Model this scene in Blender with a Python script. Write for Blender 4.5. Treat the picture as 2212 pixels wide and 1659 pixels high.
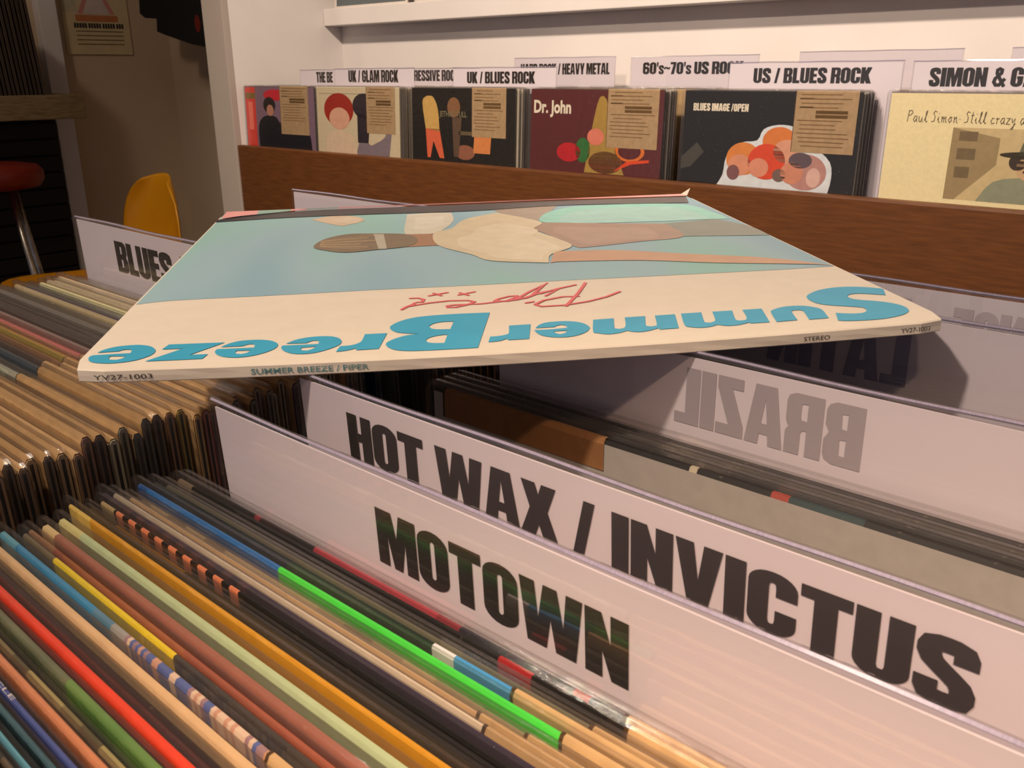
import bpy, bmesh, math, random
from mathutils import Matrix, Vector
from mathutils.geometry import tessellate_polygon

for o in list(bpy.data.objects): bpy.data.objects.remove(o)
random.seed(11)
scene = bpy.context.scene
col = scene.collection
CZ = 1.1                                  # eye height: the camera stands 1.1 m above the floor

# ------------------------------------------------------------------ camera
def Rx(a): return Matrix.Rotation(a, 3, 'X')
def Rz(a): return Matrix.Rotation(a, 3, 'Z')
cam = bpy.data.cameras.new('camera'); camo = bpy.data.objects.new('camera', cam); col.objects.link(camo)
camo.matrix_world = Matrix.Translation((0, 0, CZ)) @ (Rz(.7414057) @ Rx(math.pi/2 - .3310958) @ Rz(-.0076273)).to_4x4()
cam.sensor_fit = 'HORIZONTAL'; cam.sensor_width = 36.0
cam.lens = 1966.94/2212*36
cam.clip_start = .01; cam.clip_end = 50
cam.dof.use_dof = True; cam.dof.focus_distance = .46; cam.dof.aperture_fstop = 58
scene.camera = camo

# ------------------------------------------------------------------ world, lights, exposure
w = bpy.data.worlds.new('world'); scene.world = w; w.use_nodes = True
w.node_tree.nodes['Background'].inputs[0].default_value = (.60, .54, .60, 1)
w.node_tree.nodes['Background'].inputs[1].default_value = .32
def point(name, loc, power, color, size, target=None, angle=None, blend=.6):
    l = bpy.data.lights.new(name, 'SPOT' if target else 'POINT')
    l.energy = power; l.color = color; l.shadow_soft_size = size
    o = bpy.data.objects.new(name, l); col.objects.link(o); o.location = (loc[0], loc[1], loc[2]+CZ)
    if target:
        l.spot_size = math.radians(angle); l.spot_blend = blend
        d = Vector(target)-Vector(loc); o.rotation_euler = d.to_track_quat('-Z', 'Y').to_euler()
    return o
WARM = (1, .80, .62)
point('ceiling_lamp_counter', (-.49, -.78, 1.33), 108, WARM, .05, (-.3, .30, -.1), 100)
point('ceiling_lamp_wall', (-.95, .15, 1.36), 190, WARM, .06, (-1.1, 1.7, 0.0), 95)
point('ceiling_lamp_side', (.55, -.75, 1.25), 190, (1, .66, .42), .05, (.06, .02, -.14), 23, 1.0)
point('ceiling_lamp_room', (-2.6, .2, 1.36), 17, WARM, .08)
scene.view_settings.view_transform = 'Standard'; scene.view_settings.look = 'None'
scene.view_settings.exposure = 0.0; scene.view_settings.gamma = 1; scene.view_settings.use_curve_mapping = False
scene.cycles.transparent_max_bounces = 32

# ------------------------------------------------------------------ helpers
def lin(c):
    out = []
    for v in c[:3]:
        v = v/255.0
        out.append(v/12.92 if v <= .04045 else ((v+.055)/1.055)**2.4)
    return tuple(out)
def rgba(c): return lin(c)+(1,)
def newmat(name):
    m = bpy.data.materials.new(name); m.use_nodes = True
    return m, m.node_tree.nodes, m.node_tree.links, m.node_tree.nodes['Principled BSDF']
def mat(name, c, rough=.6, c2=None, scale=40, stretch=(1, 1, 1), spec=.4, bump=0, metal=0, coat=0):
    m, N, L, b = newmat(name)
    b.inputs['Roughness'].default_value = rough; b.inputs['Specular IOR Level'].default_value = spec
    b.inputs['Metallic'].default_value = metal; b.inputs['Coat Weight'].default_value = coat
    tc = N.new('ShaderNodeTexCoord'); mp = N.new('ShaderNodeMapping'); mp.inputs['Scale'].default_value = stretch
    nz = N.new('ShaderNodeTexNoise'); nz.inputs['Scale'].default_value = scale; nz.inputs['Detail'].default_value = 4
    rp = N.new('ShaderNodeValToRGB')
    if c2 is None: c2 = tuple(max(0, v*.93) for v in c)
    rp.color_ramp.elements[0].color = rgba(c2); rp.color_ramp.elements[1].color = rgba(c)
    rp.color_ramp.elements[0].position = .3; rp.color_ramp.elements[1].position = .7
    L.new(tc.outputs['Object'], mp.inputs[0]); L.new(mp.outputs[0], nz.inputs['Vector'])
    L.new(nz.outputs['Fac'], rp.inputs[0]); L.new(rp.outputs[0], b.inputs['Base Color'])
    if bump:
        bp = N.new('ShaderNodeBump'); bp.inputs['Strength'].default_value = bump; bp.inputs['Distance'].default_value = .002
        L.new(nz.outputs['Fac'], bp.inputs['Height']); L.new(bp.outputs[0], b.inputs['Normal'])
    return m
def attr_mat(name, rough=.5, wear=.0, spec=.4, nscale=220, mott=.16):
    """colour comes from the mesh's own print colours, broken up by fine paper noise and wear"""
    m, N, L, b = newmat(name)
    b.inputs['Roughness'].default_value = rough; b.inputs['Specular IOR Level'].default_value = spec
    at = N.new('ShaderNodeAttribute'); at.attribute_name = 'Col'
    tc = N.new('ShaderNodeTexCoord'); nz = N.new('ShaderNodeTexNoise'); nz.inputs['Scale'].default_value = nscale; nz.inputs['Detail'].default_value = 5
    L.new(tc.outputs['Object'], nz.inputs['Vector'])
    mr = N.new('ShaderNodeMapRange'); mr.inputs[1].default_value = .3; mr.inputs[2].default_value = .7; mr.inputs[3].default_value = 1-mott; mr.inputs[4].default_value = 1+mott*.4
    L.new(nz.outputs['Fac'], mr.inputs[0])
    mx = N.new('ShaderNodeMix'); mx.data_type = 'RGBA'; mx.blend_type = 'MULTIPLY'; mx.inputs[0].default_value = 1
    L.new(at.outputs['Color'], mx.inputs['A']); L.new(mr.outputs[0], mx.inputs['B'])
    out = mx.outputs['Result']
    if wear:
        n2 = N.new('ShaderNodeTexNoise'); n2.inputs['Scale'].default_value = 420; n2.inputs['Detail'].default_value = 3
        L.new(tc.outputs['Object'], n2.inputs['Vector'])
        m2 = N.new('ShaderNodeMapRange'); m2.inputs[1].default_value = .66; m2.inputs[2].default_value = .72; m2.inputs[3].default_value = 0; m2.inputs[4].default_value = wear
        L.new(n2.outputs['Fac'], m2.inputs[0])
        mx2 = N.new('ShaderNodeMix'); mx2.data_type = 'RGBA'; L.new(m2.outputs[0], mx2.inputs[0])
        L.new(out, mx2.inputs['A']); mx2.inputs['B'].default_value = rgba((190, 175, 150)); out = mx2.outputs['Result']
    L.new(out, b.inputs['Base Color'])
    return m
def film(name, haze=.05, rough=.08, bump=.25, scale=60, stretch=(1, 1, 1), tint=(.96, .955, .95), edge=1.0, base=.06):
    """thin clear plastic: see-through with fresnel shine and a little haze"""
    m, N, L, b = newmat(name); N.remove(b); outn = N['Material Output']
    tr = N.new('ShaderNodeBsdfTransparent'); tr.inputs[0].default_value = tint+(1,)
    gl = N.new('ShaderNodeBsdfGlossy'); gl.inputs['Roughness'].default_value = rough
    df = N.new('ShaderNodeBsdfDiffuse'); df.inputs[0].default_value = (.7, .68, .72, 1)
    tc = N.new('ShaderNodeTexCoord'); mp = N.new('ShaderNodeMapping'); mp.inputs['Scale'].default_value = stretch
    nz = N.new('ShaderNodeTexNoise'); nz.inputs['Scale'].default_value = scale; nz.inputs['Detail'].default_value = 3
    bp = N.new('ShaderNodeBump'); bp.inputs['Strength'].default_value = bump; bp.inputs['Distance'].default_value = .002
    L.new(tc.outputs['Object'], mp.inputs[0]); L.new(mp.outputs[0], nz.inputs['Vector']); L.new(nz.outputs['Fac'], bp.inputs['Height'])
    L.new(bp.outputs[0], gl.inputs['Normal'])
    lw = N.new('ShaderNodeLayerWeight'); lw.inputs['Blend'].default_value = .5; L.new(bp.outputs[0], lw.inputs['Normal'])
    pw = N.new('ShaderNodeMath'); pw.operation = 'POWER'; pw.inputs[1].default_value = 4.6; L.new(lw.outputs['Facing'], pw.inputs[0])
    ml = N.new('ShaderNodeMath'); ml.operation = 'MULTIPLY_ADD'; ml.inputs[1].default_value = .9*edge; ml.inputs[2].default_value = base; ml.use_clamp = True
    L.new(pw.outputs[0], ml.inputs[0])
    a = N.new('ShaderNodeMixShader'); a.inputs[0].default_value = haze; L.new(tr.outputs[0], a.inputs[1]); L.new(df.outputs[0], a.inputs[2])
    c = N.new('ShaderNodeMixShader'); L.new(ml.outputs[0], c.inputs[0]); L.new(a.outputs[0], c.inputs[1]); L.new(gl.outputs[0], c.inputs[2])
    L.new(c.outputs[0], outn.inputs['Surface'])
    return m

def add(name, verts, faces, m, parent=None, loc=None, colors=None, smooth=False):
    """one mesh object; colors = one sRGB colour per face"""
    me = bpy.data.meshes.new(name); me.from_pydata([tuple(v) for v in verts], [], faces); me.update()
    if m is not None: me.materials.append(m)
    if colors:
        ca = me.color_attributes.new('Col', 'FLOAT_COLOR', 'CORNER')
        for p in me.polygons:
            c = rgba(colors[p.index])
            for li in p.loop_indices: ca.data[li].color = c
    if smooth:
        for p in me.polygons: p.use_smooth = True
    return link(name, me, parent, loc)
def link(name, me, parent=None, loc=None):
    o = bpy.data.objects.new(name, me); col.objects.link(o)
    if parent: o.parent = parent
    if loc: o.location = loc
    return o
def empty(name, loc, rot=(0, 0, 0)):
    o = bpy.data.objects.new(name, None); col.objects.link(o); o.empty_display_size = .05
    o.location = (loc[0], loc[1], loc[2]+CZ); o.rotation_euler = rot
    return o
def tag(o, label, cat, group=None):
    o['label'] = label; o['category'] = cat
    if group: o['group'] = group
    return o
def struct(o, label=None):
    o['kind'] = 'structure'
    if label: o['label'] = label
    return o
BOXF = [(0, 3, 2, 1), (4, 5, 6, 7), (0, 1, 5, 4), (1, 2, 6, 5), (2, 3, 7, 6), (3, 0, 4, 7)]
def boxv(x0, x1, y0, y1, z0, z1):
    return [(x0, y0, z0), (x1, y0, z0), (x1, y1, z0), (x0, y1, z0), (x0, y0, z1), (x1, y0, z1), (x1, y1, z1), (x0, y1, z1)]
def box(name, x0, x1, y0, y1, z0, z1, m, parent=None, bev=0, wz=None):
    """box in world-relative (camera-height) coordinates when top level"""
    dz = 0 if parent else CZ
    bm = bmesh.new()
    vs = [bm.verts.new(v) for v in boxv(x0, x1, y0, y1, z0+dz, z1+dz)]
    for f in BOXF: bm.faces.new([vs[i] for i in f])
    if bev: bmesh.ops.bevel(bm, geom=bm.edges[:], offset=bev, segments=2, affect='EDGES', profile=.6)
    me = bpy.data.meshes.new(name); bm.to_mesh(me); bm.free(); me.materials.append(m)
    return link(name, me, parent)
def tube(bm, a, b, r, n=10, r2=None):
    a, b = Vector(a), Vector(b); d = (b-a).normalized()
    s = d.orthogonal().normalized(); t = d.cross(s); r2 = r if r2 is None else r2
    A = [bm.verts.new(a+(s*math.cos(6.28319*k/n)+t*math.sin(6.28319*k/n))*r) for k in range(n)]
    B = [bm.verts.new(b+(s*math.cos(6.28319*k/n)+t*math.sin(6.28319*k/n))*r2) for k in range(n)]
    for k in range(n): bm.faces.new((A[k], A[(k+1) % n], B[(k+1) % n], B[k]))
    bm.faces.new(A[::-1]); bm.faces.new(B)
def bmobj(name, bm, m, parent=None, smooth=False):
    bmesh.ops.recalc_face_normals(bm, faces=bm.faces[:])
    me = bpy.data.meshes.new(name); bm.to_mesh(me); bm.free(); me.materials.append(m)
    if smooth:
        for p in me.polygons: p.use_smooth = True
    return link(name, me, parent)

def smooth(c, k=3, limit=48):
    """round a closed outline between its corners (Catmull-Rom), keeping sharp corners sharp"""
    n = len(c)
    if n < 6: return c
    V = [Vector(p) for p in c]
    def soft(i):
        a, b = V[i]-V[i-1], V[(i+1) % n]-V[i]
        return a.length > 1e-9 and b.length > 1e-9 and math.degrees(a.angle(b)) < limit
    S = [soft(i) for i in range(n)]; out = []
    for i in range(n):
        p1, p2 = V[i], V[(i+1) % n]
        p0 = V[i-1] if S[i] else p1*2-p2
        p3 = V[(i+2) % n] if S[(i+1) % n] else p2*2-p1
        out.append(tuple(p1))
        if S[i] or S[(i+1) % n]:
            for j in range(1, k):
                t = j/k
                q = .5*((2*p1)+(p2-p0)*t+(2*p0-5*p1+4*p2-p3)*t*t+(3*p1-p0-3*p2+p3)*t**3)
                out.append(tuple(q))
    return out
# flat print: list of (contours, colour) in a 2D plane -> triangles
def tess(contours):
    polys = [[Vector((x, y, 0)) for x, y in c] for c in contours]
    tris = tessellate_polygon(polys)
    return [p for c in contours for p in c], [tuple(t) for t in tris]
def flat(name, shapes, m, parent, place, cuts=0, fixed=None):
    """shapes: [(contours, colour, layer)]; place(x, y, layer) -> 3D point"""
    bm = bmesh.new(); lay = bm.loops.layers.float_color.new('Col')
    for contours, c, layer in shapes:
        pts, tris = tess(contours)
        vs = [bm.verts.new((x, y, layer)) for x, y in pts]; fs = []
        for t in tris:
            if len(set(t)) < 3: continue
            try: f = bm.faces.new([vs[i] for i in t])
            except ValueError: continue
            if f.calc_area() < 1e-12: bm.faces.remove(f); continue
            f.normal_update()
            if f.normal.z < 0: f.normal_flip()
            for l in f.loops: l[lay] = rgba(c)
    if cuts:
        xs = [v.co.x for v in bm.verts]; x0, x1 = min(xs), max(xs)
        for k in range(1, cuts):
            x = x0+(x1-x0)*k/cuts
            bmesh.ops.bisect_plane(bm, geom=bm.verts[:]+bm.edges[:]+bm.faces[:], plane_co=(x, 0, 0), plane_no=(1, 0, 0))
    for v in bm.verts: v.co = Vector(place(v.co.x, v.co.y, v.co.z))
    me = bpy.data.meshes.new(name); bm.to_mesh(me); bm.free(); me.materials.append(m)
    return link(name, me, parent)

# ------------------------------------------------------------------ heavy condensed lettering, drawn by hand
def arc(cx, cy, rx, ry, a0, a1, n=6):
    return [(cx+rx*math.cos(math.radians(a0+(a1-a0)*k/n)), cy+ry*math.sin(math.radians(a0+(a1-a0)*k/n))) for k in range(n+1)]
def rrect(x0, y0, x1, y1, rx, ry, n=5):
    return arc(x1-rx, y0+ry, rx, ry, -90, 0, n)+arc(x1-rx, y1-ry, rx, ry, 0, 90, n)+arc(x0+rx, y1-ry, rx, ry, 90, 180, n)+arc(x0+rx, y0+ry, rx, ry, 180, 270, n)
def stroke(path, w):
    P = [Vector(p) for p in path]; Lf, Rt = [], []
    for i, p in enumerate(P):
        d0 = (P[i]-P[i-1]).normalized() if i else (P[1]-P[0]).normalized()
        d1 = (P[i+1]-P[i]).normalized() if i < len(P)-1 else d0
        n0 = Vector((-d0.y, d0.x)); n1 = Vector((-d1.y, d1.x)); n = n0+n1
        n = n.normalized() if n.length > 1e-6 else n0
        k = w/2/max(.45, n.dot(n0)); Lf.append(p+n*k); Rt.append(p-n*k)
    return [[[tuple(Lf[i]), tuple(Lf[i+1]), tuple(Rt[i+1]), tuple(Rt[i])]] for i in range(len(P)-1)]
def glyphs():
    W, s = .56, .235
    G = {}
    r = lambda x0, y0, x1, y1: [(x0, y0), (x1, y0), (x1, y1), (x0, y1)]
    G['I'] = (.25, [[r(0, 0, .25, 1)]])
    G['L'] = (.44, [[[(0, 0), (.44, 0), (.44, .19), (.245, .19), (.245, 1), (0, 1)]]])
    G['T'] = (.54, [[[(.145, 0), (.395, 0), (.395, .81), (.54, .81), (.54, 1), (0, 1), (0, .81), (.145, .81)]]])
    G['H'] = (W, [[[(0, 0), (s, 0), (s, .42), (W-s, .42), (W-s, 0), (W, 0), (W, 1), (W-s, 1), (W-s, .61), (s, .61), (s, 1), (0, 1)]]])
    G['E'] = (.46, [[[(0, 0), (.46, 0), (.46, .19), (.245, .19), (.245, .42), (.43, .42), (.43, .6), (.245, .6), (.245, .81), (.46, .81), (.46, 1), (0, 1)]]])
    G['F'] = (.44, [[[(0, 0), (.245, 0), (.245, .42), (.41, .42), (.41, .6), (.245, .6), (.245, .81), (.44, .81), (.44, 1), (0, 1)]]])
    G['M'] = (.78, [[[(0, 0), (.215, 0), (.215, .55), (.31, 0), (.47, 0), (.565, .55), (.565, 0), (.78, 0), (.78, 1), (.465, 1), (.39, .56), (.315, 1), (0, 1)]]])
    G['N'] = (.58, [[[(0, 0), (.235, 0), (.235, .42), (.355, 0), (.58, 0), (.58, 1), (.345, 1), (.345, .55), (.225, 1), (0, 1)]]])
    G['W'] = (.92, [[[(.1, 0), (.39, 0), (.46, .48), (.53, 0), (.82, 0), (.92, 1), (.69, 1), (.645, .45), (.56, 1), (.36, 1), (.275, .45), (.23, 1), (0, 1)]]])
    G['V'] = (.6, [[[(.16, 0), (.44, 0), (.6, 1), (.365, 1), (.3, .4), (.235, 1), (0, 1)]]])
    G['X'] = (.62, [[[(0, 0), (.245, 0), (.31, .22), (.375, 0), (.62, 0), (.46, .51), (.6, 1), (.365, 1), (.31, .8), (.255, 1), (.02, 1), (.16, .51)]]])
    G['Y'] = (.58, [[[(.165, 0), (.415, 0), (.415, .36), (.58, 1), (.35, 1), (.29, .68), (.23, 1), (0, 1), (.165, .36)]]])
    G['Z'] = (.47, [[[(0, 0), (.47, 0), (.47, .19), (.25, .19), (.46, .8), (.46, 1), (.03, 1), (.03, .81), (.21, .81), (0, .2)]]])
    G['A'] = (.62, [[[(0, 0), (.225, 0), (.24, .18), (.38, .18), (.395, 0), (.62, 0), (.48, 1), (.14, 1)], [(.26, .36), (.36, .36), (.31, .78)]]])
    G['K'] = (.6, [[r(0, 0, s, 1)], [[(.2, .3), (.33, 0), (.61, 0), (.42, .54), (.6, 1), (.34, 1), (.2, .68)]]])
    G['O'] = G['0'] = (W, [[rrect(0, 0, W, 1, .27, .22), rrect(.24, .17, W-.24, .83, .038, .05, 3)]])
    G['D'] = (W, [[[(0, 0)]+arc(W-.2, .2, .2, .2, -90, 0)+arc(W-.2, .8, .2, .2, 0, 90)+[(0, 1)], [(s, .17), (W-.245, .19), (W-.23, .24), (W-.23, .76), (W-.245, .81), (s, .83)]]])
    cO = [(W, .62)]+arc(W-.27, .78, .27, .22, 0, 90)+arc(.27, .78, .27, .22, 90, 180)+arc(.27, .22, .27, .22, 180, 270)+arc(W-.27, .22, .27, .22, 270, 360)
    cI = [(W-.24, .24), (W-.25, .18), (W/2, .165), (.25, .18), (.24, .24), (.24, .76), (.25, .82), (W/2, .835), (W-.25, .82), (W-.24, .76), (W-.24, .62)]
    G['C'] = (W, [[cO+[(W, .4), (W-.24, .4)]+cI]])
    G['G'] = (W, [[cO+[(W, .54), (W*.5, .54), (W*.5, .4), (W-.24, .4)]+cI]])
    G['U'] = (W, [[[(0, 1)]+arc(.27, .22, .27, .22, 180, 270)+arc(W-.27, .22, .27, .22, 270, 360)+[(W, 1), (W-.24, 1), (W-.24, .22), (W-.255, .17), (.255, .17), (.24, .22), (.24, 1)]]])
    G['S'] = (.56, stroke([(.445, .66), (.445, .8), (.42, .865), (.35, .893), (.28, .897), (.21, .893), (.14, .865), (.115, .8), (.115, .72), (.15, .63), (.23, .55), (.33, .46), (.41, .38), (.445, .29), (.445, .2), (.42, .135), (.35, .107), (.28, .103), (.21, .107), (.14, .135), (.115, .2), (.115, .35)], .225))
    bowl = [(0, .41), (W-.13, .41), (W-.03, .46), (W, .55), (W, .86), (W-.03, .95), (W-.13, 1), (0, 1)]
    bh = [(s, .57), (W-.235, .58), (W-.225, .62), (W-.225, .8), (W-.235, .84), (s, .85)]
    G['P'] = (W, [[bowl, bh], [r(0, 0, s, .44)]])
    G['R'] = (W, [[bowl, bh], [r(0, 0, s, .44)], [[(W-.235, 0), (W, 0), (W, .36), (W-.06, .46), (W-.29, .46), (W-.235, .36)]]])
    G['B'] = (W, [[[(0, 0), (W-.14, 0), (W-.03, .06), (W, .15), (W, .38), (W-.07, .51), (W-.01, .62), (W-.01, .86), (W-.05, .95), (W-.15, 1), (0, 1)], [(s, .16), (W-.24, .17), (W-.23, .42), (s, .43)], [(s, .59), (W-.245, .6), (W-.235, .83), (s, .84)]]])
    G['6'] = (W, stroke([(.45, .7), (.45, .82), (.4, .89), (.28, .9), (.16, .89), (.11, .82), (.11, .18), (.16, .11), (.28, .1), (.4, .11), (.45, .18), (.45, .44), (.4, .52), (.28, .54), (.18, .52)], .21))
    G['7'] = (.47, [[[(.06, 0), (.31, 0), (.47, .84), (.47, 1), (0, 1), (0, .81), (.25, .81)]]])
    G["'"] = (.15, [[[(.03, .62), (.12, .62), (.15, 1), (0, 1)]]])
    G['~'] = (.5, stroke([(.02, .42), (.1, .53), (.2, .55), (.3, .47), (.4, .46), (.48, .57)], .13))
    G['/'] = (.34, [[[(0, 0), (.17, 0), (.34, 1), (.17, 1)]]])
    G['s'] = (.42, [[[(x*.78, y*.74) for x, y in c] for c in q] for q in G['S'][1]])
    G['&'] = (.62, stroke([(.6, .0), (.2, .68), (.2, .86), (.3, .92), (.41, .86), (.4, .7), (.14, .42), (.1, .24), (.2, .09), (.36, .09), (.6, .42)], .17))
    return G
GL = glyphs()
def lettering(text, width, height, spacing=.028):
    """2D shapes of a word fitted to width x height, origin at its lower left"""
    x = 0; out = []
    for ch in text:
        if ch == ' ': x += .22; continue
        wd, parts = GL[ch]
        for q in parts: out.append([[(px+x, py) for px, py in c] for c in q])
        x += wd+spacing
    k = width/(x-spacing)
    return [[[(px*k, py*height) for px, py in c] for c in q] for q in out]
FCACHE = {}
def fontmesh(text, height, offset=0, shear=0):
    """2D triangles of a line in the built-in typeface: (points, faces), cap height = height"""
    cu = bpy.data.curves.new('line', 'FONT'); cu.body = text; cu.size = 1; cu.offset = offset; cu.shear = shear; cu.resolution_u = 3
    ob = bpy.data.objects.new('line', cu); col.objects.link(ob)
    dg = bpy.context.evaluated_depsgraph_get(); me = bpy.data.meshes.new_from_object(ob.evaluated_get(dg))
    k = height/.73
    pts = [(v.co.x*k, v.co.y*k) for v in me.vertices]; fs = [tuple(p.vertices) for p in me.polygons]
    bpy.data.objects.remove(ob); bpy.data.curves.remove(cu); bpy.data.meshes.remove(me)
    return pts, fs
def fontline(name, text, width, height, m, parent, place, offset=0, shear=0):
    pts, fs = fontmesh(text, height, offset, shear)
    x0 = min(p[0] for p in pts); x1 = max(p[0] for p in pts); k = width/(x1-x0)
    return add(name, [place((x-x0)*k, y) for x, y in pts], fs, m, parent)

# ------------------------------------------------------------------ materials
M_wall = mat('white_paint', (226, 220, 218), .75, (220, 214, 212), 6)
M_wall2 = mat('old_white_paint', (204, 184, 158), .85, (194, 173, 146), 3)
M_post = mat('grey_panel_front', (176, 166, 158), .6, (168, 158, 150), 5)  # end panel's front face, a darker grey than its other faces
M_floor = mat('dark_floor', (60, 48, 38), .5, (46, 36, 28), 4)
M_ceil = mat('ceiling_paint', (200, 194, 188), .85)
M_wood = mat('red_brown_wood', (104, 62, 30), .5, (84, 49, 23), 9, (2.2, 14, 22), .35, .12)
M_ply = mat('bin_wood', (140, 100, 62), .6, (116, 80, 48), 9, (2, 14, 20))
M_slab = mat('weathered_plank', (152, 132, 96), .8, (118, 100, 70), 8, (3, 3, 26), .2, .2)
M_dark = mat('dark_stained_slat', (34, 24, 18), .6, (26, 18, 14), 9, (3, 3, 30))
M_card = mat('white_card', (226, 219, 226), .55, (222, 214, 222), 8)
M_ink = mat('black_ink', (30, 26, 22), .4, (26, 22, 19), 60)
M_through = mat('print_seen_through_paper', (172, 165, 171), .55, (166, 159, 165), 8)
M_jacket = attr_mat('record_jacket', .42, .14, .4, 220, .07)
M_print = attr_mat('cover_print', .35, 0, .4, 90, .10)
M_kraft = attr_mat('kraft_tag', .7, 0, .2, 120, .14)
M_cream = mat('cream_jacket_card', (243, 232, 216), .55, (238, 227, 210), 90, (1, 1, 1), .3, .05)
M_blue = mat('sky_blue_ink', (62, 180, 222), .5, (56, 172, 214), 60)
M_red = mat('red_marker', (240, 118, 124), .5, (232, 104, 112), 90)
M_spineink = mat('grey_spine_ink', (84, 76, 70), .6)
M_spineblue = mat('worn_blue_spine_ink', (72, 140, 150), .6, (150, 170, 165), 900)
M_film = film('clear_record_sleeve', .012, .045, .35, 80, base=.06)
M_cover = film('clear_card_cover', .02, .05, .03, 14, (2, 2, 14), (.975, .97, .985), .95, .13)
M_rim = mat('cover_rim_plastic', (176, 170, 196), .2, (150, 144, 172), 60, (30, 1, 1), .6)
M_chrome = mat('brushed_steel', (190, 186, 180), .3, (160, 156, 150), 60, (1, 1, 1), .5, 0, 1)
M_seat = mat('red_vinyl', (124, 30, 12), .45, (104, 22, 9), 8)
M_shell = mat('yellow_shell', (206, 142, 20), .3, (196, 132, 16), 6, (1, 1, 1), .5)
M_cloth = mat('black_cloth', (12, 11, 12), .9, (8, 7, 8), 40)
M_poster = attr_mat('poster_print', .7, 0, .2, 30, .08)

# ------------------------------------------------------------------ the room
XL, YB, YA = -3.85, 1.79, 2.07
struct(box('floor', -6, 3, -2.5, 2.3, -CZ-.1, -CZ, M_floor))
struct(box('ceiling', -6, 3, -2.5, 2.3, 1.5, 1.6, M_ceil))
struct(box('wall_back', -2.41, 3, YB, YB+.3, -CZ, 1.5, M_wall))
struct(box('wall_alcove', XL-.1, -2.41, YA, YA+.1, -CZ, 1.5, M_wall2))
struct(box('wall_left', XL-.1, XL, -2.5, YA, -CZ, 1.5, M_wall2))
struct(box('trim_1', XL, XL+.05, 1.53, 1.60, -CZ, 1.5, M_wall, bev=.004), 'narrow pale upright trim beside the dark slatted unit')

# ------------------------------------------------------------------ wall record unit
u = tag(empty('wall_record_bin', (-2.31, 1.405, -CZ)), 'long reddish-brown wooden record bin along the white back wall', 'record bin')
box('front_board', 0, 2.8, 0, .022, CZ-.62, CZ-.188, M_wood, u, .004)
box('bin_floor', 0, 2.8, .022, .38, CZ-.375, CZ-.353, M_ply, u)
box('base_cabinet', 0, 2.8, .06, .38, .0, CZ-.38, M_ply, u)
e_ = tag(empty('end_panel', (-2.41, 1.40, -CZ)), 'tall pale grey upright end panel left of the wall bin', 'panel')
box('front_face', 0, .1, 0, .02, 0, CZ+1.5, M_post, e_, .002)
box('panel_board', 0, .1, .0201, YB-1.40, 0, CZ+1.5, M_wall, e_)
lg = box('display_ledge', -2.308, .5, 1.7275, YB-.001, .127, .172, M_wall, bev=.002)
tag(lg, 'white display ledge on the back wall above the record bin', 'shelf')

# ------------------------------------------------------------------ records
HJ = .315
def jacket(name, segs, t, parent, front=None, back=None, W=HJ, H=HJ, m=None):
    prof = [(-t/2, 0), (-t/2, H-.45*t), (-.24*t, H), (.24*t, H), (t/2, H-.45*t), (t/2, 0)]
    xs = [s[0]*W for s in segs]+[W]; V = []; F = []; C = []
    for x in xs: V += [(x, y, z) for y, z in prof]
    n = len(prof)
    for i in range(len(xs)-1):
        c = segs[i][1]
        for k in range(n):
            a, b = i*n+k, i*n+(k+1) % n
            F.append((a, a+n, b+n, b)); C.append(front if (k == 0 and front) else back if (k == 4 and back) else c)
    for e, s in ((0, 0), (len(V)-n, 1)):
        x = V[e][0]; q = len(V)
        V += [(x, -.2*t, 0), (x, -.2*t, H-.5*t), (x, .2*t, H-.5*t), (x, .2*t, 0)]
        cc = segs[-s][1] if s else segs[0][1]; ed = tuple(int(.55*v+.45*w_) for v, w_ in zip(cc, (150, 128, 98)))
        fs = [((e, e+1, e+2, q+1, q), ed), ((q+1, e+2, e+3, q+2), ed), ((q+3, q+2, e+3, e+4, e+5), ed), ((q, q+1, q+2, q+3), (34, 28, 24))]
        for f, c in fs: F.append(f if s == 0 else tuple(reversed(f))); C.append(c)
    return add(name, V, F, m or M_jacket, parent, colors=C)
def sleeve_mesh():
    x0, x1, z0, z1, r = -.0065, HJ+.004, -.0005, HJ+.0034, .007
    def ring(i, y):
        a, b, c, d = x0+i, x1-i, z0, z1-i
        return [(a, y, c)]+[(px, y, pz) for px, pz in reversed(arc(a+r, d-r, r, r, 90, 180, 4))]+[(px, y, pz) for px, pz in reversed(arc(b-r, d-r, r, r, 0, 90, 4))]+[(b, y, c)]
    R = [ring(.0018, -.5), ring(0, -.2), ring(0, .2), ring(.0018, .5)]; n = len(R[0])
    V = [v for q in R for v in q]; F = [tuple(range(n)), tuple(reversed(range(3*n, 4*n)))]
    for j in range(3):
        for k in range(n-1): F.append((j*n+k, (j+1)*n+k, (j+1)*n+k+1, j*n+k+1))
    me = bpy.data.meshes.new('plastic_sleeve'); me.from_pydata(V, [], F); me.materials.append(M_film)
    return me
SLEEVE = sleeve_mesh()
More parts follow.
